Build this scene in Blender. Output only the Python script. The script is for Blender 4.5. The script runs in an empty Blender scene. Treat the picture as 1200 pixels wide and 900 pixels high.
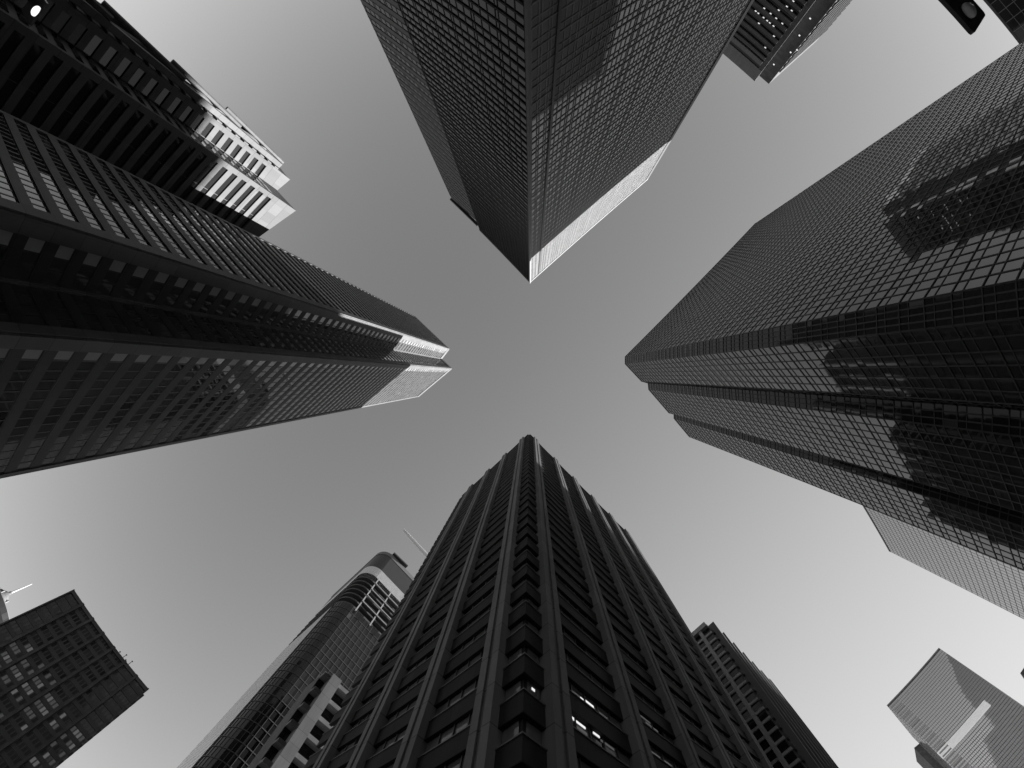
import bpy, math, random
from mathutils import Vector, Matrix
from mathutils.bvhtree import BVHTree

random.seed(7)
scene = bpy.context.scene
COL = scene.collection

# ------------------------------------------------------------------ camera
F = 600.0                      # fisheye: pixels per radian on a 1200 px wide picture
CZ = 1.6
ZEN = (621.0, 440.0)           # where the plumb lines meet in the picture


def cam_dir(u, v):
    dx, dy = u - 600.0, v - 450.0
    r = math.hypot(dx, dy) or 1e-9
    th = r / F
    return Vector((math.sin(th) * dx / r, math.sin(th) * dy / r, math.cos(th)))


MROT = cam_dir(*ZEN).rotation_difference(Vector((0, 0, 1))).to_matrix()


def P(u, v, H):
    """ground position of a point seen at picture position (u, v) whose height is H"""
    d = MROT @ cam_dir(u, v)
    k = (H - CZ) / d.z
    return Vector((d.x * k, d.y * k))


def proj(p):
    d = MROT.transposed() @ (Vector(p) - Vector((0, 0, CZ)))
    d.normalize()
    th = math.acos(max(-1, min(1, d.z)))
    s = math.hypot(d.x, d.y) or 1e-9
    return 600 + F * th * d.x / s, 450 + F * th * d.y / s


cd = bpy.data.cameras.new('camera')
cam = bpy.data.objects.new('camera', cd)
COL.objects.link(cam)
cd.type = 'PANO'
cd.panorama_type = 'FISHEYE_LENS_POLYNOMIAL'
cd.sensor_fit = 'HORIZONTAL'
cd.sensor_width = 36.0
cd.fisheye_fov = math.radians(175)
cd.fisheye_polynomial_k0 = 0.0
cd.fisheye_polynomial_k1 = -(1200 / 36.0) / F
cd.fisheye_polynomial_k2 = 0.0
cd.fisheye_polynomial_k3 = 0.0
cd.fisheye_polynomial_k4 = 0.0
cd.clip_start = 0.05
cd.clip_end = 20000
m3 = Matrix((MROT @ Vector((1, 0, 0)), MROT @ Vector((0, -1, 0)), MROT @ Vector((0, 0, -1)))).transposed()
cam.matrix_world = Matrix.Translation((0, 0, CZ)) @ m3.to_4x4()
scene.camera = cam

# ------------------------------------------------------------------ light
SUN_AZ = math.radians(39.6)
SUN_EL = math.radians(24.2)
SUN_STRENGTH = 5.0
SKY_STRENGTH = 0.0565
EXPOSURE = 2.1
scene.view_settings.view_transform = 'Standard'
scene.view_settings.look = 'None'
scene.view_settings.gamma = 1.0
scene.view_settings.use_curve_mapping = False
scene.view_settings.exposure = EXPOSURE

sd = Vector((math.cos(SUN_AZ) * math.cos(SUN_EL), math.sin(SUN_AZ) * math.cos(SUN_EL), math.sin(SUN_EL)))
sl = bpy.data.lights.new('sun', 'SUN')
sl.energy = SUN_STRENGTH
sl.angle = math.radians(0.5)
sun = bpy.data.objects.new('sun', sl)
COL.objects.link(sun)
sun.rotation_euler = (-sd).to_track_quat('-Z', 'Y').to_euler()
sun.location = sd * 900

world = bpy.data.worlds.new('World')
scene.world = world
world.use_nodes = True
nt = world.node_tree
nt.nodes.clear()
sky = nt.nodes.new('ShaderNodeTexSky')
sky.sky_type = 'NISHITA'
sky.sun_disc = False
sky.sun_elevation = SUN_EL
sky.sun_rotation = math.radians(90) - SUN_AZ
sky.air_density = 1.0
sky.dust_density = 0.0
sky.ozone_density = 1.0
dot = nt.nodes.new('ShaderNodeVectorMath')
dot.operation = 'DOT_PRODUCT'
dot.inputs[1].default_value = (0.45, 0.40, 0.15)     # black and white film response
bg = nt.nodes.new('ShaderNodeBackground')
bg.inputs['Strength'].default_value = SKY_STRENGTH
wo = nt.nodes.new('ShaderNodeOutputWorld')
nt.links.new(sky.outputs[0], dot.inputs[0])


def wmath(op, a, b):
    n = nt.nodes.new('ShaderNodeMath')
    n.operation = op
    for i, x in enumerate((a, b)):
        if isinstance(x, (int, float)):
            n.inputs[i].default_value = x
        else:
            nt.links.new(x, n.inputs[i])
    return n.outputs[0]


# film curve: more contrast overhead, a soft shoulder towards the sun
xp = wmath('POWER', wmath('DIVIDE', dot.outputs['Value'], 0.96), 2.1)
yv = wmath('DIVIDE', wmath('MULTIPLY', xp, 2.7 / 0.7297), wmath('ADD', xp, 2.7))
nt.links.new(yv, bg.inputs['Color'])
nt.links.new(bg.outputs[0], wo.inputs[0])


# ------------------------------------------------------------------ materials
def mat(name, val, rough=0.7, spec=0.3, var=0.0, scale=0.5, ior=1.5, bump=0.0, bscale=4.0, streak=False, metal=0.0, cells=None, panes=0.0, blind=None):
    m = bpy.data.materials.new(name)
    m.use_nodes = True
    t = m.node_tree
    b = t.nodes['Principled BSDF']
    b.inputs['Base Color'].default_value = (val, val, val, 1)
    b.inputs['Roughness'].default_value = rough
    b.inputs['IOR'].default_value = ior
    b.inputs['Metallic'].default_value = metal
    b.inputs['Specular IOR Level'].default_value = spec
    tc = t.nodes.new('ShaderNodeNewGeometry')
    if var > 0:
        mp = t.nodes.new('ShaderNodeMapping')
        mp.inputs['Scale'].default_value = (1, 1, 0.12) if streak else (1, 1, 1)
        t.links.new(tc.outputs['Position'], mp.inputs[0])
        n = t.nodes.new('ShaderNodeTexNoise')
        n.inputs['Scale'].default_value = scale
        n.inputs['Detail'].default_value = 5
        n.inputs['Roughness'].default_value = 0.65
        t.links.new(mp.outputs[0], n.inputs['Vector'])
        r = t.nodes.new('ShaderNodeMapRange')
        r.inputs['From Min'].default_value = 0.25
        r.inputs['From Max'].default_value = 0.75
        r.inputs['To Min'].default_value = val * (1 - var)
        r.inputs['To Max'].default_value = val * (1 + var)
        t.links.new(n.outputs['Fac'], r.inputs[0])
        c = t.nodes.new('ShaderNodeCombineColor')
        for i in range(3):
            t.links.new(r.outputs[0], c.inputs[i])
        t.links.new(c.outputs[0], b.inputs['Base Color'])
    src = b.inputs['Base Color'].links[0].from_node.inputs[0].links[0].from_socket if var > 0 else None

    def node_math(op, x, y):
        n = t.nodes.new('ShaderNodeMath')
        n.operation = op
        for i, q in enumerate((x, y)):
            if isinstance(q, (int, float)):
                n.inputs[i].default_value = q
            else:
                t.links.new(q, n.inputs[i])
        return n.outputs[0]

    def to_colour(sock):
        c = t.nodes.new('ShaderNodeCombineColor')
        for i in range(3):
            t.links.new(sock, c.inputs[i])
        t.links.new(c.outputs[0], b.inputs['Base Color'])

    if cells:
        mp = t.nodes.new('ShaderNodeMapping')
        mp.inputs['Rotation'].default_value = (0, 0, math.radians(43))
        mp.inputs['Location'].default_value = (0.37, 0.41, 0.0)
        t.links.new(tc.outputs['Position'], mp.inputs[0])
        dv_ = t.nodes.new('ShaderNodeVectorMath')
        dv_.operation = 'DIVIDE'
        dv_.inputs[1].default_value = (cells[0], cells[0], cells[1])
        t.links.new(mp.outputs[0], dv_.inputs[0])
        fl = t.nodes.new('ShaderNodeVectorMath')
        fl.operation = 'FLOOR'
        t.links.new(dv_.outputs[0], fl.inputs[0])
        wn_ = t.nodes.new('ShaderNodeTexWhiteNoise')
        t.links.new(fl.outputs[0], wn_.inputs['Vector'])
        tone = node_math('ADD', node_math('MULTIPLY', wn_.outputs['Value'], 2 * cells[2]), 1 - cells[2])
        fz = t.nodes.new('ShaderNodeVectorMath')
        fz.operation = 'FRACTION'
        t.links.new(dv_.outputs[0], fz.inputs[0])
        sx = t.nodes.new('ShaderNodeSeparateXYZ')
        t.links.new(fz.outputs[0], sx.inputs[0])
        joint = node_math('ADD', node_math('MULTIPLY', node_math('GREATER_THAN', sx.outputs['Z'], 0.03), 0.45), 0.55)
        out = node_math('MULTIPLY', tone, joint)
        out = node_math('MULTIPLY', out, src if src is not None else val)
        to_colour(out)
    if panes > 0:
        ri = tc.outputs['Random Per Island']
        tone = node_math('MULTIPLY', node_math('ADD', node_math('MULTIPLY', ri, 2 * panes), 1 - panes), val)
        if blind:
            on = node_math('GREATER_THAN', ri, 1 - blind[0])
            tone = node_math('ADD', tone, node_math('MULTIPLY', on, blind[1]))
        to_colour(tone)
    if bump > 0:
        n2 = t.nodes.new('ShaderNodeTexNoise')
        n2.inputs['Scale'].default_value = bscale
        n2.inputs['Detail'].default_value = 1
        t.links.new(tc.outputs['Position'], n2.inputs['Vector'])
        bp = t.nodes.new('ShaderNodeBump')
        bp.inputs['Strength'].default_value = 1.0
        bp.inputs['Distance'].default_value = bump
        t.links.new(n2.outputs['Fac'], bp.inputs['Height'])
        t.links.new(bp.outputs[0], b.inputs['Normal'])
    return m


def emit(name, val):
    m = bpy.data.materials.new(name)
    m.use_nodes = True
    b = m.node_tree.nodes['Principled BSDF']
    b.inputs['Base Color'].default_value = (0.06, 0.06, 0.06, 1)
    b.inputs['Emission Color'].default_value = (1, 1, 1, 1)
    b.inputs['Emission Strength'].default_value = val
    return m


M = {
    'glass': mat('curtain_glass', 0.025, 0.03, 0.5, ior=1.95, bump=0.0012, bscale=0.5, panes=0.5, blind=(0.03, 0.035)),
    'glass_blind': mat('blind_backed_glass', 0.14, 0.04, 0.5, ior=1.9, bump=0.001, bscale=0.5, panes=0.25),
    'glass_reflection': mat('dark_reflection_glass', 0.04, 0.03, 0.5, ior=2.6, bump=0.001, bscale=0.5),  # dimmer panes standing in for a dark reflection
    'glass_clear': mat('flat_glass', 0.03, 0.03, 0.5, ior=1.95, bump=0.0005, bscale=0.4, panes=0.5, blind=(0.03, 0.035)),
    'glass_wavy': mat('wavy_glass', 0.02, 0.02, 0.5, ior=1.6, bump=0.004, bscale=0.7, panes=0.5, blind=(0.03, 0.035)),
    'glass_dark': mat('bronze_glass', 0.012, 0.05, 0.5, ior=1.45, bump=0.001, bscale=0.5, panes=0.5, blind=(0.03, 0.035)),
    'frame': mat('dark_metal', 0.05, 0.5, 0.3, var=0.15, scale=0.3),
    'dark': mat('dark_cladding', 0.06, 0.6, 0.3, var=0.2, scale=0.25, streak=True, cells=(2.4, 2.0, 0.22)),
    'panel': mat('light_panel', 0.15, 0.55, 0.3, var=0.10, scale=0.4, streak=True, cells=(1.7, 2.3, 0.14)),
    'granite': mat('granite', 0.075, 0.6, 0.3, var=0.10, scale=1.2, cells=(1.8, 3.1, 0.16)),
    'concrete': mat('concrete', 0.13, 0.85, 0.2, var=0.14, scale=0.6, streak=True),
    'white': mat('white_stone', 0.085, 0.7, 0.2, var=0.08, scale=0.5, streak=True, cells=(2.2, 4.0, 0.14)),
    'pilaster': mat('pale_precast', 0.17, 0.8, 0.2, var=0.22, scale=0.6, streak=True, cells=(40.0, 3.895, 0.10)),
    'band': mat('bronze_panel', 0.028, 0.7, 0.12, var=0.2, scale=0.4, cells=(1.45, 3.895, 0.2)),
    'paintwhite': mat('white_paint', 0.32, 0.5, 0.3, var=0.1, scale=0.6),
    'mirror': mat('mirror_glass', 0.45, 0.03, 0.5, ior=1.5, bump=0.001, bscale=0.5, metal=1.0),
    'granite_shade': mat('shaded_granite', 0.03, 0.6, 0.3, var=0.12, scale=1.2, cells=(1.8, 3.1, 0.2)),  # granite copy with the shade of the notched faces put into its colour
    'crownglass': mat('bright_crown_glass', 0.85, 0.08, 0.5, bump=0.12, bscale=0.35, metal=0.85),
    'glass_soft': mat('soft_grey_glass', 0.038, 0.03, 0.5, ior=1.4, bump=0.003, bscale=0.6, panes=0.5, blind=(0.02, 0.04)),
    'sky_pane': mat('painted_sky_glass', 0.26, 0.05, 0.5, ior=1.6, panes=0.35),  # sky light in the corner windows put into a paler pane colour
    'jib': mat('crane_white', 0.85, 0.5, 0.3, var=0.05),
    'glass_grey': mat('grey_glass', 0.13, 0.08, 0.5, ior=1.5, bump=0.001, bscale=0.5, panes=0.5, blind=(0.04, 0.12)),
    'lip': mat('pale_trim', 0.13, 0.6, 0.3, var=0.12, scale=0.8),
    'roofing': mat('roofing', 0.15, 0.9, 0.1, var=0.2),
    'asphalt': mat('asphalt', 0.05, 0.9, 0.2, var=0.25, scale=3),
    'paving': mat('paving', 0.22, 0.85, 0.2, var=0.2, scale=1.5),
    'soil': mat('city_ground', 0.12, 0.9, 0.1, var=0.2, scale=0.02),
    'paint': mat('road_paint', 0.7, 0.7, 0.2, var=0.2, scale=5),
    'lit': emit('lit_window', 0.018),
    'lit_dim': emit('dim_window', 0.008),
    'spot': emit('ceiling_lamp', 0.22),
    'bulb': emit('lamp_glow', 0.3),
    'globe': mat('milky_globe', 0.95, 0.15, 0.5, var=0.25, scale=9),
    'black': mat('black_metal', 0.03, 0.4, 0.4),
}


_g = M['globe'].node_tree.nodes['Principled BSDF']
_g.inputs['Subsurface Weight'].default_value = 0.6
_g.inputs['Subsurface Radius'].default_value = (0.2, 0.2, 0.2)


# ------------------------------------------------------------------ mesh helpers
class MB:
    def __init__(self):
        self.v, self.f = [], []

    def quad(self, a, b, c, d):
        n = len(self.v)
        self.v += [tuple(a), tuple(b), tuple(c), tuple(d)]
        self.f.append((n, n + 1, n + 2, n + 3))

    def hexa(self, lo, hi):
        """lo, hi: four points each, ring order"""
        n = len(self.v)
        self.v += [tuple(p) for p in lo] + [tuple(p) for p in hi]
        self.f += [(n + 3, n + 2, n + 1, n), (n + 4, n + 5, n + 6, n + 7)]
        for i in range(4):
            j = (i + 1) % 4
            self.f.append((n + i, n + j, n + 4 + j, n + 4 + i))

    def box(self, x0, x1, y0, y1, z0, z1):
        self.hexa([(x0, y0, z0), (x1, y0, z0), (x1, y1, z0), (x0, y1, z0)],
                  [(x0, y0, z1), (x1, y0, z1), (x1, y1, z1), (x0, y1, z1)])

    def prism(self, pts, z0, z1, tops=None):
        n = len(self.v)
        k = len(pts)
        self.v += [(p[0], p[1], z0) for p in pts]
        self.v += [(p[0], p[1], (tops[i] if tops else z1)) for i, p in enumerate(pts)]
        self.f += [tuple(range(n + k - 1, n - 1, -1)), tuple(range(n + k, n + 2 * k))]
        for i in range(k):
            j = (i + 1) % k
            self.f.append((n + i, n + j, n + k + j, n + k + i))

    def tube(self, a, b, r0, r1=None, seg=10):
        r1 = r0 if r1 is None else r1
        a, b = Vector(a), Vector(b)
        d = (b - a).normalized()
        x = d.cross(Vector((0, 0, 1)))
        if x.length < 1e-3:
            x = d.cross(Vector((1, 0, 0)))
        x.normalize()
        y = d.cross(x)
        n = len(self.v)
        for c, r in ((a, r0), (b, r1)):
            for i in range(seg):
                t = 2 * math.pi * i / seg
                self.v.append(tuple(c + x * (r * math.cos(t)) + y * (r * math.sin(t))))
        for i in range(seg):
            j = (i + 1) % seg
            self.f.append((n + i, n + j, n + seg + j, n + seg + i))
        self.f += [tuple(range(n + seg - 1, n - 1, -1)), tuple(range(n + seg, n + 2 * seg))]

    def lathe(self, prof, cx, cy, seg=40):
        n = len(self.v)
        for r, z in prof:
            for i in range(seg):
                t = 2 * math.pi * i / seg
                self.v.append((cx + r * math.cos(t), cy + r * math.sin(t), z))
        for k in range(len(prof) - 1):
            for i in range(seg):
                j = (i + 1) % seg
                self.f.append((n + k * seg + i, n + k * seg + j, n + (k + 1) * seg + j, n + (k + 1) * seg + i))
        self.f += [tuple(range(n + seg - 1, n - 1, -1)),
                   tuple(range(n + (len(prof) - 1) * seg, n + len(prof) * seg))]

    def build(self, name, material, parent=None, smooth=False):
        if not self.f:
            return None
        me = bpy.data.meshes.new(name)
        me.from_pydata(self.v, [], self.f)
        me.materials.append(M[material] if isinstance(material, str) else material)
        if smooth:
            for p in me.polygons:
                p.use_smooth = True
        me.update()
        o = bpy.data.objects.new(name, me)
        COL.objects.link(o)
        if parent is not None:
            o.parent = parent
            if parent.parent is None:
                o.matrix_parent_inverse = Matrix.Translation(-parent.location)
        return o


def thing(name, label, cat, loc, group=None):
    o = bpy.data.objects.new(name, None)
    COL.objects.link(o)
    o.location = loc
    o.empty_display_size = 2
    o['label'] = label
    o['category'] = cat
    if group:
        o['group'] = group
    return o


class Wall:
    """local frame on a vertical wall from p0 to p1; s runs along it, d outwards"""
    def __init__(self, p0, p1, inside):
        self.p0 = Vector(p0).to_2d() if len(p0) == 3 else Vector(p0)
        p1 = Vector(p1)
        self.L = (p1 - self.p0).length
        self.e = (p1 - self.p0) / self.L
        self.n = Vector((self.e.y, -self.e.x))
        if self.n.dot(Vector(inside) - self.p0) > 0:
            self.n = -self.n

    def pt(self, s, d, z):
        q = self.p0 + self.e * s + self.n * d
        return (q.x, q.y, z)

    def box(self, mb, s0, s1, d0, d1, z0, z1):
        mb.hexa([self.pt(s0, d0, z0), self.pt(s1, d0, z0), self.pt(s1, d1, z0), self.pt(s0, d1, z0)],
                [self.pt(s0, d0, z1), self.pt(s1, d0, z1), self.pt(s1, d1, z1), self.pt(s0, d1, z1)])

    def quad(self, mb, s0, s1, d, z0, z1, jit=0.0):
        j = [d + random.uniform(0, jit) for _ in range(3)]
        j.append(j[0] + j[2] - j[1])           # keeps the pane flat
        mb.quad(self.pt(s0, j[0], z0), self.pt(s1, j[1], z0), self.pt(s1, j[2], z1), self.pt(s0, j[3], z1))

    def pane(self, s0, s1, d, z0, z1, jit=0.0):
        m = MB()
        self.quad(m, s0, s1, d, z0, z1, jit)
        return m.v

    def s_of(self, q):
        return (Vector(q) - self.p0).dot(self.e)


def centroid(pts):
    return sum((Vector(p) for p in pts), Vector((0, 0))) / len(pts)


# ------------------------------------------------------------------ footprints (every tower, known before any is built)
FP = {}


def fp(key, H, px, world=()):
    FP[key] = (H, [P(u, v, H) for u, v in px] + [Vector(w) for w in world])
    return FP[key]


def corner(a, da, b, db):
    """where the line a+da*s meets b+db*t"""
    a, b, da, db = Vector(a), Vector(b), Vector(da), Vector(db)
    det = da.x * (-db.y) - (-db.x) * da.y
    r = b - a
    s = (r.x * (-db.y) - (-db.x) * r.y) / det
    return a + da * s


HN, HNW, HR, HL, HS = 215.0, 207.0, 194.0, 203.0, 148.0
# north tower: near corner, right end, back, left end of the main block
n0, n1 = P(621, 330.5, HN), P(759, 209.5, HN)
n2 = P(562.3, 269.5, HN)
nw = P(529.5, 233.5, HNW)
nb = corner(n1, (n1 - n0).orthogonal(), nw, n1 - n0)
nm = corner(n2, n1 - n0, n1, nb - n1)
FP['north'] = (HN, [n0, n1, nm, n2])
FP['north_wing'] = (HNW, [n2 + (nm - n2) * 0.012, nm + (n2 - nm) * 0.0, nb, nw])

# right tower with its stepped corner
rpx = [(885, 262), (732.7, 418), (732.7, 426.5), (752, 447), (759.6, 449), (760.3, 456.5), (784, 484), (790, 485),
       (790, 490.5), (808, 512)]
rp = [P(u, v, HR) for u, v in rpx]
rb = corner(rp[0], (rp[0] - rp[1]).orthogonal(), rp[-1], rp[0] - rp[1])
FP['right'] = (HR, rp + [rb])

# left tower, notched
lpx = [(486, 371), (526, 409), (517, 420.5), (529, 432), (490, 464.7)]
lp = [P(u, v, HL) for u, v in lpx]
lb = corner(lp[0], lp[4] - lp[3], lp[4], lp[0] - lp[1])
FP['left'] = (HL, lp + [lb])

# bottom tower
s0, s1, s2 = P(620, 510.5, HS), P(736, 628, HS), P(543.5, 581.5, HS)
sb = corner(s1, s2 - s0, s2, s1 - s0)
FP['bottom'] = (HS, [s0, s1, sb, s2])

# top left, two lit bays and a braced side
HTL = 100.0
tpx = [(316, 181), (338, 209), (326.5, 224), (345, 245), (287, 306)]
tp = [P(u, v, HTL) for u, v in tpx]
tb = corner(tp[0], tp[4] - tp[3], tp[4], tp[0] - tp[1])
FP['top_left'] = (HTL, tp + [tb])

HTR = 200.0
upx = [(843, 58), (885, 94.5), (889.5, 88.5), (901, 98.5), (956, 49)]
up = [P(u, v, HTR) for u, v in upx]
ub = corner(up[0], up[4] - up[3], up[4], up[0] - up[1])
FP['top_right'] = (HTR, up + [ub])

HCR = 110.0
c0, c1 = P(1150, -4, HCR), P(1200, 57, HCR)
c2 = c1 + (c1 - c0).normalized() * 60
cn = (c1 - c0).orthogonal().normalized()
if cn.dot(c0) < 0:
    cn = -cn
FP['corner_right'] = (HCR, [c0, c2, c2 + cn * 40, c0 + cn * 40])

H2 = 205.0
r2a, r2b = P(1002, 577, H2), P(1042.5, 646, H2)
r2n = (r2b - r2a).orthogonal().normalized()
if r2n.dot(r2a) < 0:
    r2n = -r2n
FP['right_rear'] = (H2, [r2a, r2b, r2b + r2n * 60, r2a + r2n * 60])

HB = 262.0
b0, b1, b2 = P(1039.5, 827, HB), P(1100.5, 759.5, HB), P(1046, 835, HB)
bb = corner(b1, b2 - b0, b2, b1 - b0)
bn = (b1 - b0).orthogonal().normalized()
if bn.dot(b0) < 0:
    bn = -bn
b2 = b0 + bn * 70
FP['bottom_right'] = (HB, [b0, b1, b1 + bn * 70, b2])

HBS = 275.0
q0, q1 = P(1071.5, 877, HBS), P(1077, 872.5, HBS)
qn = (q1 - q0).orthogonal().normalized()
if qn.dot(q0) < 0:
    qn = -qn
FP['bottom_right_low'] = (HBS, [q0, q0 + (q1 - q0).normalized() * 14, q0 + (q1 - q0).normalized() * 14 + qn * 25, q0 + qn * 25])

HE = 120.0
e0 = P(1195.5, 789, HE)
FP['far_right'] = (HE, [e0, e0 + Vector((18, -22)), e0 + Vector((40, -4)), e0 + Vector((22, 18))])

HBL = 92.0
k0, k1 = P(85, 692, HBL), P(173, 809, HBL)
kn = (k1 - k0).orthogonal().normalized()
if kn.dot(k0) < 0:
    kn = -kn
FP['bottom_left'] = (HBL, [k0, k1, k1 * 1.35 - kn * 2, k0 * 1.35])

HG = 200.0                      # rounded glass tower
g0, g1, g2 = P(451, 641, HG), P(512, 705, HG), P(391, 697, HG)
gb = corner(g1, g2 - g0, g2, g1 - g0)
FP['rounded'] = (HG, [g0, g1, gb, g2])

HC = 85.0                       # concrete frame block
y0, y1 = P(377, 790, HC), P(470, 868, HC)
yn = (y1 - y0).orthogonal().normalized()
if yn.dot(y0) < 0:
    yn = -yn
FP['frame_block'] = (HC, [y0, y1, y1 + yn * 6, y0 + yn * 6])

HP = 130.0                      # piered block right of the bottom tower
p0, p1, p2 = P(828, 731.5, HP), P(899, 802, HP), P(800, 756, HP)
pb = corner(p1, p2 - p0, p2, p1 - p0)
FP['piered'] = (HP, [p0, p1, pb, p2])

HX = 172.0
FP['mirrored'] = (HX, [Vector((34, 68)), Vector((46, 80)), Vector((30, 96)), Vector((18, 84))])

# sight tests against all the plain blocks
_v, _f = [], []
for H, pts in FP.values():
    n = len(_v)
    k = len(pts)
    _v += [(p.x, p.y, 0) for p in pts] + [(p.x, p.y, H) for p in pts]
    _f += [(n + i, n + (i + 1) % k, n + k + (i + 1) % k, n + k + i) for i in range(k)]
BVH = BVHTree.FromPolygons(_v, _f)
EYE = Vector((0, 0, CZ))


def px_area(vs):
    q = [proj(v) for v in vs]
    c = sum((Vector(v) for v in vs), Vector()) / len(vs)
    u, v = proj(c)
    if not (0 <= u < 1200 and 0 <= v < 900):
        return 0.0
    a = 0.0
    for i in range(len(q)):
        x0, y0_ = q[i]
        x1, y1_ = q[(i + 1) % len(q)]
        a += x0 * y1_ - x1 * y0_
    d = c - EYE
    L = d.length
    hit = BVH.ray_cast(EYE, d / L, L - 0.9)
    return 0.0 if hit[0] is not None else abs(a) / 2


class Tower:
    def __init__(self, key, name, label, cat='skyscraper', wall='dark', tops=None):
        self.H, self.pts = FP[key]
        self.c = centroid(self.pts)
        self.root = thing(name, label, cat, (self.c.x, self.c.y, 0))
        m = MB()
        m.prism(self.pts, 0, self.H, tops)
        m.build('wall', wall, self.root)
        self.wins = {}

    def face(self, i, j):
        return Wall(self.pts[i], self.pts[j], self.c)

    def part(self, mb, name, material, smooth=False):
        return mb.build(name, material, self.root, smooth)

    def win(self, material, verts):
        self.wins.setdefault(material, []).append(verts)

    def finish(self, most=100, least=7.0):
        """the panes that show largest are parts of their own, the rest of the glazing is one part"""
        allw = [(px_area(v), mt, v) for mt, l in self.wins.items() for v in l]
        allw.sort(key=lambda t: -t[0])
        rest = {}
        for k, (a, mt, v) in enumerate(allw):
            if k < most and a >= least:
                m = MB()
                m.quad(*v)
                m.build('window', mt, self.root)
            else:
                rest.setdefault(mt, MB()).quad(*v)
        for mt, m in rest.items():
            o = m.build('windows', mt, self.root)
            o['kind'] = 'stuff'


def edges(pattern, length, start=0.0):
    """edges of repeated column widths fitted to a length"""
    tot = sum(pattern)
    n = max(1, round(length / tot))
    k = length / (n * tot)
    out = [start]
    for _ in range(n):
        for w in pattern:
            out.append(out[-1] + w * k)
    return out


def curtain(T, w, H, floors, cols, rows, glass, frame='frame', pier0=0.0, pier1=0.0, mw=0.12, md=0.10, tw=0.14, td=0.09,
            jit=0.004, top=0.0, skip=None, spandrel=None, spandrel_d=0.0, z_from=0.0, mats=None, grid='mullion_grid', lip=None):
    """glass skin: panes between real mullions and transoms; rows are (share of the storey, 'glass'|'solid')"""
    ce = edges(cols, w.L - pier0 - pier1, pier0)
    fh = (H - top - z_from) / floors
    g = MB()
    for s in ce:
        w.box(g, s - mw / 2, s + mw / 2, 0.0, md, z_from, H - top * 0.5)
    lp_ = MB()
    for k in range(floors):
        z = z_from + k * fh
        w.box(g, pier0, w.L - pier1, 0.0, td, z - tw / 2, z + tw / 2)
        for sh, kind in rows:
            z1_ = z + fh * sh
            if kind == 'solid':
                b_ = MB()
                w.box(b_, pier0 * 0.5, w.L - pier1 * 0.5, 0.003, spandrel_d, z + tw / 2, z1_)
                b_.build('spandrel', spandrel, T.root)
            else:
                if abs(z - (z_from + k * fh)) > 0.01:
                    w.box(g, pier0, w.L - pier1, 0.002, td * 0.8, z - tw * 0.4, z + tw * 0.4)
                for i in range(len(ce) - 1):
                    if skip and skip(i, k):
                        continue
                    mt = glass if not mats else mats(i, k, kind)
                    T.win(mt, w.pane(ce[i] + mw * 0.4, ce[i + 1] - mw * 0.4, 0.02, z + tw * 0.4, z1_ - tw * 0.3, jit))
            z = z1_
        if lip:
            w.box(lp_, 0, w.L, 0, lip[0], z_from + k * fh - lip[1], z_from + k * fh + lip[1])
    g.build(grid, frame, T.root)
    if lip:
        lp_.build('ledges', lip[2], T.root)
    return ce, fh


def parapet(T, i, j, h=1.6, d=0.35, material='dark', drop=1.0):
    w = T.face(i, j)
    m = MB()
    w.box(m, -d * 0.0, w.L, -0.4, d, T.H - drop, T.H + h)
    return m.build('parapet', material, T.root)


# ------------------------------------------------------------------ ground, streets
def struct(o):
    o['kind'] = 'structure'
    return o


m = MB()
m.quad((-6000, -6000, 0), (6000, -6000, 0), (6000, 6000, 0), (-6000, 6000, 0))
struct(m.build('ground', 'soil'))
D1, D2 = Vector((1, -1)).normalized(), Vector((1, 1)).normalized()
ROADC = D2 * (-5 / math.sqrt(2)) + Vector((-1, 1)).normalized() * (-11 / math.sqrt(2))


def strip(c, d, hw, hl, z, mb, off=0.0, a=None, b=None):
    n = Vector((-d.y, d.x))
    a = -hl if a is None else a
    b = hl if b is None else b
    q = [c + d * a + n * (off - hw), c + d * b + n * (off - hw), c + d * b + n * (off + hw), c + d * a + n * (off + hw)]
    mb.quad(*[(p.x, p.y, z) for p in q])


m = MB()
strip(ROADC, D1, 9, 900, 0.004, m)
struct(m.build('road', 'asphalt'))
m = MB()
strip(ROADC, D2, 9, 900, 0.008, m)
struct(m.build('road', 'asphalt'))
for a in (1, -1):
    for b in (1, -1):
        m = MB()
        q = [ROADC + D1 * (a * s) + D2 * (b * t) for s, t in ((9.2, 9.2), (150, 9.2), (150, 150), (9.2, 150))]
        m.prism([tuple(p) for p in q], 0.0, 0.14)
        struct(m.build('pavement', 'paving'))
for d, o_ in ((D1, D2), (D2, D1)):
    for sgn in (1, -1):
        m = MB()
        for k in range(9):
            strip(ROADC + d * (sgn * 12.2), d, 0.25, 1.5, 0.014, m, off=-7.2 + k * 1.8)
        struct(m.build('road_marking', 'paint'))
        m = MB()
        for k in range(20):
            strip(ROADC + d * (sgn * (20 + k * 9)), d, 0.07, 1.5, 0.012, m)
        struct(m.build('road_marking', 'paint'))

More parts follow.
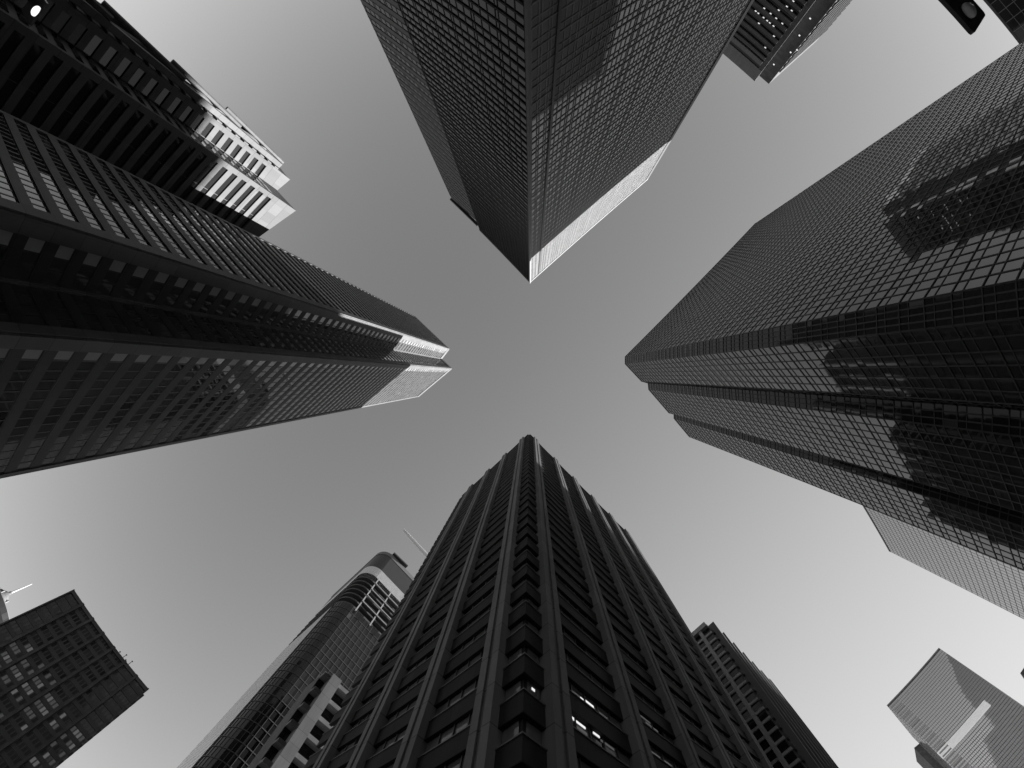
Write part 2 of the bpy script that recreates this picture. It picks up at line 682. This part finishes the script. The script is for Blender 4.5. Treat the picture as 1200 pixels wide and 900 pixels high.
# ------------------------------------------------------------------ north tower (top of the picture)
T = Tower('north', 'office_tower', 'sharp cornered glass tower at top centre with sunlit strip along its right roof edge')
NF = 46
right = T.face(0, 1)
wn = [1.15, 0.5, 1.15, 0.5, 1.15, 1.15, 1.15]
curtain(T, right, HN, NF, wn, [(0.62, 'glass'), (0.38, 'glass')], 'glass_blind', frame='panel', pier0=0.5, pier1=2.0, mw=0.22,
        md=0.09, tw=0.36, td=0.14, top=1.5)
leftw = Wall(n0, n2, T.c)
curtain(T, leftw, HN, NF, [1.6, 1.6, 1.6, 0.6], [(0.55, 'glass'), (0.45, 'glass')], 'glass_dark', frame='band', pier0=0.5, mw=0.16,
        md=0.08, tw=0.5, td=0.18, top=1.5, jit=0.010)
m = MB()
m.prism([n0 + Vector((-0.35, 0.3)), n0 + Vector((0, 0.62)), n0 + Vector((0.35, 0.3)), n0 + Vector((0, -0.4))], 0, HN + 0.4)
T.part(m, 'corner_trim', 'lip')
m = MB()
sc = right.s_of(P(637.5, 312, HN) if False else n0) + 4.6
right.box(m, sc, sc + 0.55, 0.0, 0.30, 0, HN - 3)
T.part(m, 'cleaning_track', 'black')
m = MB()
right.box(m, 0, right.L, -0.4, 0.25, HN - 1.5, HN + 0.6)
T.part(m, 'parapet', 'panel')
m = MB()
leftw.box(m, 0.3, leftw.L, -0.4, 0.25, HN - 1.5, HN + 0.6)
T.part(m, 'parapet', 'dark')
m = MB()
right.box(m, right.L - 2.0, right.L, 0.0, 0.3, 0, HN - 1.6)
T.part(m, 'corner_pier', 'frame')
# lower wing as part of the same tower
wm = MB()
wm.prism(FP['north_wing'][1], 0, HNW)
wm.build('wing_wall', 'dark', T.root)
ww = Wall(n2 + (nw - n2) * 0.02, nw, FP['north_wing'][1][1])
curtain(T, ww, HNW, NF - 2, [1.6, 1.6, 1.6, 0.6], [(0.5, 'glass'), (0.5, 'solid')], 'glass_dark', frame='band', mw=0.2, md=0.06,
        tw=0.3, td=0.15, top=9, jit=0.012, spandrel='frame', spandrel_d=0.12)
m = MB()
ww.box(m, -0.2, ww.L + 0.4, -0.4, 0.7, HNW - 0.8, HNW + 1.0)
T.part(m, 'wing_parapet', 'black')
T.finish()

# ------------------------------------------------------------------ right tower
T = Tower('right', 'office_tower', 'wide gridded glass tower on the right with stepped corner and dark reflections')
RF = 50
rows = [(0.62, 'glass'), (0.38, 'glass')]
curtain(T, T.face(0, 1), HR, RF, [1.5], rows, 'glass_clear', mw=0.16, md=0.08, tw=0.16, td=0.11, jit=0.009, top=0.8)
for i, wd in ((1, 0.75), (2, 1.5), (3, 1.3), (4, 0.75), (5, 1.5), (6, 1.2), (7, 0.75), (8, 1.5)):
    if T.face(i, i + 1).L > 0.8:
        curtain(T, T.face(i, i + 1), HR, RF, [wd], rows, 'glass_clear' if wd > 1 else 'glass_dark', mw=0.15, md=0.08, tw=0.15, td=0.12, jit=0.008,
                top=0.8)
for i in range(9):
    parapet(T, i, i + 1, 0.3, 0.14, 'frame', 0.8)
T.finish()

# ------------------------------------------------------------------ left tower
T = Tower('left', 'office_tower', 'granite and glass tower on the left with notched corner and two sunlit tips')
LF = 65


def granite_face(w, pane=0.9, pier0=1.2, pier1=0.6, glass='glass', stone='granite', corner_sky=False):
    curtain(T, w, HL, LF, [pane], [(0.46, 'solid'), (0.54, 'glass')], glass, frame='black', pier0=pier0, pier1=pier1, mw=0.14, md=0.05,
            tw=0.10, td=0.04, jit=0.003, top=3.2, spandrel=stone, spandrel_d=0.16 if stone == 'granite' else 0.07,
            mats=(lambda i, k, kind: 'sky_pane' if corner_sky and i == 0 else glass))  # pale first column stands in for sky light in the panes
    for a, b in ((0, pier0), (w.L - pier1, w.L)):
        if b - a > 0.1:
            q = MB()
            w.box(q, a, b, 0.0, 0.165, 0, HL - 3.2)
            T.part(q, 'corner_pier', 'granite')
    q = MB()
    w.box(q, 0, w.L, -0.3, 0.20, HL - 3.2, HL + 0.8)
    T.part(q, 'parapet', 'granite')


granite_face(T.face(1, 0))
granite_face(T.face(1, 2), pane=1.1, pier0=1.3, pier1=0.3, stone='granite_shade', glass='glass_soft', corner_sky=True)
granite_face(T.face(3, 2), pane=1.1, pier0=0.9, pier1=0.3, stone='granite_shade', glass='glass_soft')
granite_face(T.face(3, 4), pane=1.1, pier0=1.2, stone='granite_shade', glass='glass_soft', corner_sky=True)
T.finish()

# ------------------------------------------------------------------ bottom tower
T = Tower('bottom', 'office_tower', 'dark tower at bottom centre with tall pale pilasters and storeys meeting in chevrons',
          wall='band')
SF = 38
fh = HS / SF
wl, wr = Wall(s0, s2, T.c), Wall(s0, s1, T.c)
pil = {'l': [wl.s_of(P(u, v, HS)) for u, v in ((613, 516), (593, 534.7), (573, 553), (553, 571))],
       'r': [wr.s_of(P(u, v, HS)) for u, v in ((626.3, 516.3), (650.7, 538.9), (672, 562.0), (693.3, 584), (714.4, 605), (733, 624))]}


def round_corner(d0, d1, z0, z1, name, material):
    """a band that follows both street sides round the corner"""
    def ring(d):
        return [wl.p0 + wl.e * (wl.L + 1.2) + wl.n * d, s0 + wl.n * d + wr.n * d, wr.p0 + wr.e * (wr.L + 1.2) + wr.n * d]
    q = MB()
    q.prism(ring(d0) + ring(d1)[::-1], z0, z1)
    q.build(name, material, T.root)


for k in range(SF):
    z = k * fh
    round_corner(0.02, 0.36, z, z + fh * 0.52, 'storey_band', 'band')
    round_corner(0.22, 0.43, z + fh * 0.52 + 0.003, z + fh * 0.52 + 0.13, 'storey_ledge', 'lip')
for w, ps in ((wl, pil['l']), (wr, pil['r'])):
    for s in ps:
        q = MB()
        for a, b, d in ((-0.78, -0.18, 0.95), (-0.18, 0.18, 0.80), (0.18, 0.78, 0.95)):
            w.box(q, s + a + 0.002, s + b - 0.002, 0.0, d, 0, HS + 0.7)
        T.part(q, 'pilaster', 'pilaster')
    rb = random.Random(5)
    cuts = [0.15] + ps + [w.L]
    for i in range(len(cuts) - 1):
        a, b = cuts[i] + (0.8 if i else 0), cuts[i + 1] - (0.8 if i < len(cuts) - 2 else 0)
        if b - a < 0.3:
            continue
        n_ = max(1, round((b - a) / 1.45))
        for k in range(SF):
            z = k * fh + fh * 0.54
            for t in range(n_):
                x0, x1 = a + (b - a) * t / n_, a + (b - a) * (t + 1) / n_
                T.win(rb.choice(['glass_grey'] * 7 + ['glass_blind', 'glass']), w.pane(x0 + 0.04, x1 - 0.04, 0.06, z, z + fh * 0.46, 0.004))
        q = MB()
        for t in range(1, n_):
            x = a + (b - a) * t / n_
            w.box(q, x - 0.05, x + 0.05, 0.0, 0.16, 0, HS - 1)
        T.part(q, 'window_posts', 'frame')
    q = MB()
    w.box(q, 0, w.L + 0.3, -0.4, 0.55, HS - 0.5, HS + 0.3)
    T.part(q, 'parapet', 'pilaster')
# a few office lamps seen through the lower panes of the right side


def wall_hit(w, u, v, d):
    """where the sight line through (u, v) meets the wall plane"""
    r = MROT @ cam_dir(u, v)
    n3 = Vector((w.n.x, w.n.y, 0))
    base = Vector(w.pt(0, d, 0))
    p = EYE + r * ((base - EYE).dot(n3) / r.dot(n3))
    return w.s_of((p.x, p.y)), p.z


for u, v, ln in ((690, 824, 1.0), (682, 819, 0.3), (679, 848, 1.1), (672, 842, 0.3), (712, 873, 1.3), (699, 861, 0.6), (688, 892, 1.0), (676, 884, 0.3),
                 (702, 899, 0.8), (625, 808, 0.25), (627, 849, 0.25), (755, 842, 1.6), (764, 852, 1.6), (772, 872, 1.4), (786, 884, 1.2), (812, 886, 1.5),
                 (846, 893, 1.2)):
    s, z = wall_hit(wr, u, v, 0.09)
    q = MB()
    wr.box(q, s - ln / 2, s + ln / 2, 0.075, 0.10, z - 0.11, z + 0.11)
    T.part(q, 'office_lamp', 'spot' if ln < 1.15 else 'lit')
T.finish()

# ------------------------------------------------------------------ top left tower
tops = [HTL, HTL, HTL * 0.985, HTL, HTL * 0.94, HTL * 0.94]
T = Tower('top_left', 'office_tower', 'white banded tower at top left with sunlit stripes and cross braces on its side', tops=tops)
TF = 27
tfh = HTL * 0.90 / TF
for (i, j, pa, pb_) in ((1, 2, 0.9, 0.35), (3, 4, 0.9, 0.4)):
    w = T.face(i, j)
    zt = HTL * 0.90
    for k in range(TF):
        q = MB()
        w.box(q, 0.0, w.L - 0.05, 0.0, 0.35, k * tfh, k * tfh + tfh * 0.46)
        T.part(q, 'storey_band', 'white')
        n_ = max(1, round(w.L / 6))
        for t in range(n_):
            a, b = pa + (w.L - pa) * t / n_, pa + (w.L - pa) * (t + 1) / n_
            T.win('glass_dark', w.pane(a, b - 0.1, 0.04, k * tfh + tfh * 0.46, (k + 1) * tfh, 0.003))
    q = MB()
    w.box(q, 0, pa, 0.0, 0.40, 0, zt)
    T.part(q, 'corner_pier', 'white')
    q = MB()
    top_l = HTL if i == 1 else HTL * 0.94
    zt2 = HTL * 0.985 if i == 1 else HTL * 0.94
    q.hexa([w.pt(0, -0.2, zt), w.pt(w.L, -0.2, zt), w.pt(w.L, 0.42, zt), w.pt(0, 0.42, zt)],
           [w.pt(0, -0.2, HTL + 0.3), w.pt(w.L, -0.2, zt2 + 0.3), w.pt(w.L, 0.42, zt2 + 0.3), w.pt(0, 0.42, HTL + 0.3)])
    T.part(q, 'blank_parapet', 'white')
w = T.face(3, 2)
for k in range(TF):
    z = k * tfh
    T.win('glass', w.pane(0.3, w.L * 0.48, 0.04, z + tfh * 0.45, z + tfh * 0.95, 0.004))
    T.win('glass', w.pane(w.L * 0.54, w.L - 0.2, 0.04, z + tfh * 0.45, z + tfh * 0.95, 0.004))
w = T.face(1, 0)
q = MB()
for k in range(TF + 2):
    w.box(q, 0.3, w.L, 0.0, 0.25, k * tfh, k * tfh + tfh * 0.5)
T.part(q, 'storey_bands', 'granite')
for k in range(TF + 2):
    for t in range(6):
        a, b = w.L * t / 6, w.L * (t + 1) / 6
        T.win('glass', w.pane(a + 0.1, b - 0.1, 0.03, k * tfh + tfh * 0.5, k * tfh + tfh, 0.004))
for k in range(5):
    za, zb = HTL * (0.02 + 0.19 * k), HTL * (0.02 + 0.19 * (k + 1))
    q = MB()
    q.tube(w.pt(w.L * 0.25, 0.9, za), w.pt(w.L * 0.98, 0.9, zb), 0.42, seg=6)
    T.part(q, 'brace', 'granite')
    q = MB()
    q.tube(w.pt(w.L * 0.98, 1.6, za), w.pt(w.L * 0.25, 1.6, zb), 0.42, seg=6)
    T.part(q, 'brace', 'granite')
for a in (0.25, 0.98):
    q = MB()
    w.box(q, w.L * a - 0.4, w.L * a + 0.4, 0.2, 1.2, 0, HTL - 3)
    T.part(q, 'brace_post', 'granite')
T.finish()

# ------------------------------------------------------------------ top right tower
T = Tower('top_right', 'office_tower', 'banded tower with lit ceiling lamps right of the sharp cornered top tower')
w = T.face(1, 0)
UF = 40
ufh = HTR * 0.955 / UF
for k in range(UF):
    q = MB()
    w.box(q, 2.2, w.L, 0.0, 0.9, k * ufh, k * ufh + ufh * 0.45)
    T.part(q, 'storey_band', 'dark')
    for t in range(4):
        a, b = 2.2 + (w.L - 2.2) * t / 4, 2.2 + (w.L - 2.2) * (t + 1) / 4
        T.win('glass_dark', w.pane(a, b - 0.1, 0.05, k * ufh + ufh * 0.45, (k + 1) * ufh, 0.003))
q = MB()
w.box(q, 0, 2.2, 0.0, 0.5, 0, HTR * 0.955)
T.part(q, 'corner_pier', 'dark')
q = MB()
w.box(q, 0, w.L, 0.0, 0.45, HTR * 0.955, HTR + 0.2)
T.part(q, 'parapet', 'concrete')
q = MB()
w.box(q, 2.2, w.L, 0.0, 0.95, HTR * 0.925, HTR * 0.94)
T.part(q, 'storey_band', 'concrete')
rl = random.Random(3)
for k, ss in ((37, (5,)), (35, (4.5, 13)), (34, (7, 9, 11, 13, 15, 17)), (33, (5, 7.5, 11, 14)), (32, (9, 16)), (31, (5, 7, 12, 15)), (30, (6, 9))):
    for s in ss:
        q = MB()
        s += rl.uniform(-0.5, 0.5)
        w.box(q, s, s + 0.8, 0.10, 0.7, k * ufh - 0.12, k * ufh - 0.06)
        T.part(q, 'ceiling_lamp', 'spot')
w = T.face(2, 3)
for s, z in ((2.0, 0.93), (4.5, 0.86), (3.0, 0.80), (6.0, 0.84), (2.2, 0.74)):
    q = MB()
    w.box(q, s, s + 0.7, 0.03, 0.2, HTR * z, HTR * z + 0.7)
    T.part(q, 'ceiling_lamp', 'spot')
w = T.face(3, 4)
q = MB()
for k in range(UF):
    w.box(q, 0.5, w.L, 0.0, 0.6, k * ufh, k * ufh + ufh * 0.5)
T.part(q, 'storey_bands', 'band')
T.finish()

# ------------------------------------------------------------------ dark tower in the top right corner
T = Tower('corner_right', 'office_block', 'dark tiled block cutting the top right corner of the view', 'building', wall='dark')
w = T.face(0, 1)
curtain(T, w, HCR, 20, [5.0], [(1.0, 'glass')], 'glass_dark', frame='lip', mw=0.25, md=0.12, tw=0.25, td=0.1, top=1.0)
parapet(T, 0, 1, 0.5, 0.3, 'dark')
T.finish()

# ------------------------------------------------------------------ lower tower behind the right one
T = Tower('right_rear', 'office_tower', 'paler fine gridded glass tower standing behind the lower flank of the right tower')
curtain(T, T.face(0, 1), H2, 56, [1.9], [(1.0, 'glass')], 'mirror', mw=0.2, md=0.05, tw=0.36, td=0.06, jit=0.004, top=1)
parapet(T, 0, 1, 0.3, 0.2, 'frame')
T.finish()

# ------------------------------------------------------------------ bottom right tower
T = Tower('bottom_right', 'office_tower', 'far grey mirror glass tower in the bottom right corner with pointed top')
w = T.face(0, 1)
reflection_edge = [(1110, 768), (1128, 812), (1143, 830), (1167, 851), (1153, 867), (1170, 905)]  # outline of a dark reflection painted in by the choice of panes
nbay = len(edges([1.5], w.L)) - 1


def painted_reflection(i, k, kind):
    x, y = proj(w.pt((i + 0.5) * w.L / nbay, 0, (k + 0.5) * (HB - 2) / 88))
    for (xa, ya), (xb, yb) in zip(reflection_edge, reflection_edge[1:]):
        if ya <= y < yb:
            return 'glass_reflection' if x > xa + (xb - xa) * (y - ya) / (yb - ya) else 'mirror'
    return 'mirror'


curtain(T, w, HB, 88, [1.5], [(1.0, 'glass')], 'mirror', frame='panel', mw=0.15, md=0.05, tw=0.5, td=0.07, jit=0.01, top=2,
        mats=painted_reflection)
parapet(T, 0, 1, 0.4, 0.3, 'panel')
q = MB()
w.box(q, 0, w.L * 0.80, 0.0, 0.3, HB * 0.710, HB * 0.742)  # pale strip added in place of a bright reflection
T.part(q, 'reflection_band', 'crownglass')
w = Wall(b0, b2, T.c)
curtain(T, w, HB, 64, [2.0], [(1.0, 'glass')], 'mirror', frame='panel', mw=0.2, md=0.05, tw=0.6, td=0.07, jit=0.01, top=2)
q = MB()
for k in range(30):
    T_w = T.face(0, 1)
    T_w.box(q, 1.0, 9.0, 0.0, 0.32, HB * 0.98 - k * 4.1, HB * 0.98 - k * 4.1 + 1.6)
T.part(q, 'balcony_rails', 'paintwhite')
T.finish()

T = Tower('bottom_right_low', 'office_block', 'small dark block peeking out left of the bottom right mirror glass tower', 'building')
w = T.face(0, 1)
q = MB()
for k in range(30):
    w.box(q, 0, w.L, 0.0, 0.3, k * 5, k * 5 + 1.2)
T.part(q, 'storey_bands', 'dark')
parapet(T, 0, 1, 0.5, 0.5, 'dark')
T.finish()

T = Tower('far_right', 'office_block', 'sliver of a dark block at the right edge above the mirror glass tower', 'building')
w = T.face(0, 1)
q = MB()
for k in range(30):
    w.box(q, 0, w.L, 0.0, 0.3, k * 4, k * 4 + 1.5)
T.part(q, 'storey_bands', 'dark')
T.finish()

# ------------------------------------------------------------------ bottom left tower
T = Tower('bottom_left', 'office_tower', 'dark block in the bottom left corner with rows of dimly lit windows', wall='dark')
w = Wall(k0, k1, T.c)
KF = 24
kfh = HBL / KF
nb_ = 7
for t in range(nb_ + 1):
    q = MB()
    s = w.L * t / nb_
    w.box(q, max(0, s - 0.35), min(w.L, s + 0.35), 0.0, 0.55, 0, HBL + 0.5)
    T.part(q, 'pilaster', 'dark')
q = MB()
for k in range(KF):
    w.box(q, 0, w.L, 0.0, 0.12, k * kfh, k * kfh + kfh * 0.4)
T.part(q, 'spandrel_bands', 'frame')
rl = random.Random(11)
lit = {}
for k in range(KF):
    for t in range(nb_):
        a, b = w.L * t / nb_ + 0.45, w.L * (t + 1) / nb_ - 0.45
        for c in range(4):
            x0, x1 = a + (b - a) * c / 4, a + (b - a) * (c + 1) / 4
            on = (12 <= k <= 17) and 1 <= t <= 6 and rl.random() < (0.7 if k in (16, 15) else 0.22)
            T.win(rl.choice(['lit', 'lit_dim', 'lit_dim']) if on else 'glass_soft', w.pane(x0 + 0.14, x1 - 0.14, 0.03, k * kfh + kfh * 0.42, k * kfh + kfh * 0.95, 0.003))
parapet(T, 0, 1, 0.4, 0.4, 'dark')
w2 = Wall(k1, T.pts[2], T.c)
q = MB()
for k in range(KF):
    w2.box(q, 0, w2.L, 0.0, 0.5, k * kfh, k * kfh + kfh * 0.45)
T.part(q, 'storey_bands', 'dark')
for s, h in ((0.62, 2.2), (0.67, 3.4), (0.70, 2.0), (0.74, 3.6)):
    q = MB()
    b_ = w.pt(w.L * s, -1.5, HBL)
    q.tube(b_, (b_[0], b_[1], HBL + h), 0.14, 0.08, 6)
    q.lathe([(0.05, HBL + h - 0.2), (0.28, HBL + h), (0.05, HBL + h + 0.3)], b_[0], b_[1], 8)
    T.part(q, 'antenna', 'black')
T.finish()

# ------------------------------------------------------------------ observation tower at the left edge
rho = 300.0
dv = P(-7, 703, 100).normalized()
cx, cy = dv.x * rho, dv.y * rho
t = thing('observation_tower', 'observation tower with round dark pod and white spire at the left edge', 'tower', (cx, cy, 0))
m = MB(); m.lathe([(9, 0), (5.5, 30), (4.6, 118)], cx, cy); m.build('shaft', 'granite', t, True)
m = MB(); m.lathe([(4.7, 118), (14, 124), (19.5, 128), (20.0, 130)], cx, cy); m.build('pod_base', 'frame', t)
m = MB(); m.lathe([(19.5, 130), (21.0, 133), (21.0, 137.5), (19.5, 138)], cx, cy); m.build('pod_glazing', 'glass_dark', t)
m = MB(); m.lathe([(19.8, 138), (19.8, 138.6), (10, 141), (5.5, 145), (4.0, 149)], cx, cy); m.build('cap', 'white', t)
m = MB(); m.lathe([(3.6, 149), (2.6, 151), (1.0, 153), (0.8, 155)], cx, cy, 20); sbase = m.build('spire_base', 'white', t)
m = MB(); m.tube((cx, cy, 153), (cx, cy, 172), 0.6, 0.2, 10); m.build('spire', 'paintwhite', sbase)
for k in range(5):
    a = 2 * math.pi * k / 5 + 0.4
    m = MB()
    m.tube((cx + 5 * math.cos(a), cy + 5 * math.sin(a), 142), (cx + 5 * math.cos(a), cy + 5 * math.sin(a), 149), 0.5, 0.5, 6)
    m.build('antenna', 'black', t)

# ------------------------------------------------------------------ rounded glass tower behind the bottom tower
H, pts = FP['rounded']
T = Tower.__new__(Tower)
T.H = HG
T.c = centroid(pts)
T.wins = {}
T.root = thing('office_tower', 'rounded corner glass tower with open lattice crown left of the dark pilastered tower', 'skyscraper', (T.c.x, T.c.y, 0))
ea, eb = (g2 - g0).normalized(), (g1 - g0).normalized()


def rounded(inset=0.0, rad=5.0, seg=8):
    c = g0 + (ea + eb) * 0 + ea * (rad) + eb * (rad)
    out = []
    a0 = math.atan2(-eb.y, -eb.x)
    a1 = math.atan2(-ea.y, -ea.x)
    d = (a1 - a0 + math.pi) % (2 * math.pi) - math.pi
    for i in range(seg + 1):
        a = a0 + d * i / seg
        out.append(c + Vector((math.cos(a), math.sin(a))) * (rad - inset))
    far_a = g2 - eb * (-inset)
    far_b = g1 - ea * (-inset)
    return [far_a] + out + [far_b], gb


GZ = HG * 0.743
ring, back = rounded()
T.pts = ring + [back]
m = MB(); m.prism(T.pts, 0, GZ); m.build('wall', 'dark', T.root)
GF = 40
gfh = GZ / GF
gm = MB()
for i in range(len(ring) - 1):
    w = Wall(ring[i], ring[i + 1], T.c)
    n_ = max(1, round(w.L / 1.8))
    gd = 0.035 if i == 0 else 0.14
    for t_ in range(n_):
        x0, x1 = w.L * t_ / n_, w.L * (t_ + 1) / n_
        w.box(gm, x0 - 0.06, x0 + 0.06, 0, gd, 0, GZ)
        for k in range(GF):
            T.win('mirror' if i == 0 else 'glass_dark', w.pane(x0 + 0.06, x1 - 0.06, 0.03, k * gfh + 0.15, (k + 1) * gfh - 0.15, 0.004))
    for k in range(GF):
        w.box(gm, 0, w.L, 0.002, gd * 1.1, k * gfh - 0.15, k * gfh + 0.15)
gm.build('mullion_grid', 'frame', T.root)
ring_in, _ = rounded(2.2)
m = MB(); m.prism(ring_in + [back], GZ, HG * 0.90); m.build('crown_core', 'frame', T.root)
for k in range(7):
    z = GZ + (HG * 0.874 - GZ) * k / 7
    m = MB(); m.prism(ring + [back], z, z + 0.9); m.build('crown_slab', 'dark', T.root)
ring_b, _ = rounded(-0.15)
m = MB(); m.prism(ring_b + [back], HG * 0.876, HG * 0.912); m.build('crown_band', 'crownglass', T.root)
m = MB(); m.prism(ring + [back], HG * 0.912, HG * 0.985); m.build('crown_wall', 'black', T.root)
m = MB(); m.prism(ring_b + [back], HG * 0.985, HG); m.build('roof_rim', 'lip', T.root)
w = Wall(ring[-2], ring[-1], T.c)
for s in (0.8, 7.5, 14.5):
    m = MB(); w.box(m, s, s + 0.4, 0.5, 0.9, GZ - 2, HG * 0.875); m.build('lattice_post', 'paintwhite', T.root)
for k in range(1, 5):
    z = GZ + (HG * 0.874 - GZ) * k / 5
    m = MB(); w.box(m, 0.8, 22, 0.9, 1.2, z, z + 0.4); m.build('lattice_rail', 'paintwhite', T.root)
T.finish()

# jib standing out over that roof, and its cradle
ja, jb = P(472.5, 620.5, HG + 6), P(512, 664, HG + 6)
t = thing('roof_crane', 'white crane jib reaching out over the roof of the rounded glass tower', 'crane', (jb.x, jb.y, HG))
m = MB()
m.tube((ja.x, ja.y, HG + 6), (jb.x, jb.y, HG + 6), 0.7, 1.1, 10)
m.build('jib', 'jib', t)
m = MB(); m.tube((jb.x, jb.y, HG), (jb.x, jb.y, HG + 7.5), 0.9, 0.9, 10); m.build('mast', 'paintwhite', t)
ca, cb = P(461, 648.5, HG + 1.5), P(477, 664, HG + 1.5)
cdv = (cb - ca).normalized()
cnv = Vector((-cdv.y, cdv.x))
t = thing('cleaning_cradle', 'dark window cleaning cradle hung out past the roof rim of the rounded tower', 'cradle', (ca.x, ca.y, HG))
m = MB()
q_ = [ca - cnv * 0.7, cb - cnv * 0.7, cb + cnv * 0.7, ca + cnv * 0.7]
m.prism(q_, HG + 0.6, HG + 1.7)
basket = m.build('basket', 'black', t)
for f_ in (0.25, 0.8):
    m = MB()
    a_ = ca + (cb - ca) * f_
    b_ = a_ - (-cnv if cnv.dot(a_) < 0 else cnv) * 0
    inn = a_ + Vector((a_.x, a_.y)).normalized() * 4.5
    m.tube((a_.x, a_.y, HG + 1.4), (inn.x, inn.y, HG + 0.5), 0.18, 0.18, 6)
    m.build('arm', 'black', basket)

# ------------------------------------------------------------------ concrete frame block
T = Tower('frame_block', 'concrete_block', 'block with pale post and cross beams between the rounded and the pilastered tower', 'building')
w = T.face(0, 1)
sp_ = w.s_of(P(389, 799.5, HC))
m = MB(); w.box(m, sp_ - 1.1, sp_ + 1.1, 0.0, 2.4, 0, HC); T.part(m, 'post', 'pilaster')
for k in range(14):
    m = MB()
    z = HC - 1.0 - k * 5.6
    w.box(m, 0, w.L, 0.0, 1.7, z - 0.6, z + 0.6)
    T.part(m, 'beam', 'pilaster')
for k in range(14):
    z = HC - 1.6 - k * 5.6
    for a in range(6):
        T.win('glass_dark', w.pane(w.L * a / 6 + 0.1, w.L * (a + 1) / 6 - 0.1, 0.05, z - 4.3, z - 0.1, 0.004))
T.finish()

# ------------------------------------------------------------------ piered block
T = Tower('piered', 'office_tower', 'block with stepped piers and pale window frames right of the pilastered bottom tower')
wa, wb = Wall(p0, p2, T.c), Wall(p0, p1, T.c)
PF = 34
pfh = HP * 0.985 / PF
mid = wa.s_of(P(820.5, 740, HP))
m = MB(); wa.box(m, mid - 0.45, mid + 0.45, 0.0, 0.9, 0, HP * 0.985); T.part(m, 'pilaster', 'paintwhite')
m = MB(); wa.box(m, 0, wa.L, -0.3, 1.2, HP * 0.985, HP + 0.2); T.part(m, 'parapet', 'paintwhite')
for k in range(PF):
    m = MB(); wa.box(m, 0, wa.L, 0.0, 0.45, k * pfh, k * pfh + pfh * 0.24); T.part(m, 'storey_band', 'paintwhite')
    for a, b in ((0.25, mid - 0.5), (mid + 0.5, mid + 3.6), (mid + 5.2, wa.L)):
        T.win('glass_dark', wa.pane(a, b, 0.05, k * pfh + pfh * 0.28, (k + 1) * pfh, 0.01))
m = MB(); wa.box(m, mid + 3.7, mid + 5.1, 0.0, 0.9, 0, HP * 0.985); T.part(m, 'pilaster', 'concrete')
n_ = 7
for t_ in range(n_):
    s = 1.4 + (wb.L - 2.0) * t_ / (n_ - 1)
    m = MB(); wb.box(m, s - 0.35, s + 0.35, 0.0, 1.9, 0, HP + 0.3); T.part(m, 'pier', 'concrete')
m = MB()
for k in range(PF):
    wb.box(m, 0, wb.L, 0.0, 0.5, k * pfh, k * pfh + pfh * 0.4)
T.part(m, 'storey_bands', 'dark')
T.finish()


# ------------------------------------------------------------------ the tower that shows only as a reflection
T = Tower('mirrored', 'office_tower', 'dark striped tower hidden behind the bottom tower, mirrored in the right tower glass')
w = T.face(0, 1)
for k in range(43):
    q = MB()
    w.box(q, 0, w.L, 0.0, 0.3, k * 4.0, k * 4.0 + 1.7)
    T.part(q, 'storey_band', 'dark')
for t_ in range(4):
    q = MB()
    w.box(q, w.L * t_ / 3 - 0.4, w.L * t_ / 3 + 0.4, 0.0, 0.9, 0, HX)
    T.part(q, 'pilaster', 'paintwhite')
T.finish()


# ------------------------------------------------------------------ street lamps
def street_lamp(label, u, v, Z, half_len, half_w, dirv, lens, lens_r, dome, pole_end, end):
    c = P(u, v, Z)
    d = Vector(dirv).normalized()
    n = Vector((-d.y, d.x))
    pole = c + d * pole_end
    t = thing('street_lamp', label, 'street lamp', (pole.x, pole.y, 0), 'street lamps at the crossing')
    m = MB()
    hc = P(u, v, Z + 0.06) + d * (half_len - end)
    q = []
    for sx, sy, a0 in ((1, 1, 0), (-1, 1, 90), (-1, -1, 180), (1, -1, 270)):
        for i in range(5):
            a = math.radians(a0 + i * 22.5)
            r = half_w * 0.16
            q.append(hc + d * (sx * (half_len - r) + r * math.cos(a)) + n * (sy * (half_w - r) + r * math.sin(a)))
    m.prism(q, Z + 0.06, Z + 0.13)
    head = m.build('lamp_head', 'black', t)
    m = MB()
    prof = [(lens_r * 1.12, Z + 0.07), (lens_r * 1.12, Z + 0.045), (lens_r * 1.0, Z + 0.04)]
    m.lathe(prof, c.x, c.y, 32)
    m.build('lens_ring', 'frame', head)
    m = MB()
    k = 8
    k = 14
    prof = [(max(0.002, lens_r * math.sin(math.pi * i / k)), Z + dome * math.cos(math.pi * i / k)) for i in range(k + 1)]
    m.lathe(prof, c.x, c.y, 32)
    m.build('lens', lens, head, True)
    m = MB()
    m.tube((pole.x, pole.y, 0.14), (pole.x, pole.y, Z + 0.08), 0.09, 0.06, 14)
    post = m.build('pole', 'black', t)
    m = MB()
    m.lathe([(0.22, 0.14), (0.22, 0.2), (0.12, 0.5), (0.1, 0.55)], pole.x, pole.y, 20)
    m.build('pole_base', 'black', post)
    return t


street_lamp('square headed street lamp with unlit milky globe near the top right corner', 1135.5, 12, 4.6, 0.75, 0.33, (-1, -1), 'globe', 0.095, 0.09, 1.5, 0.19)
street_lamp('street lamp with glowing white lens near the top left corner', 42, 13, 5.7, 0.5, 0.25, (-1, -1), 'bulb', 0.10, 0.10, 0.95, 0.2)

print('objects', len(bpy.data.objects))
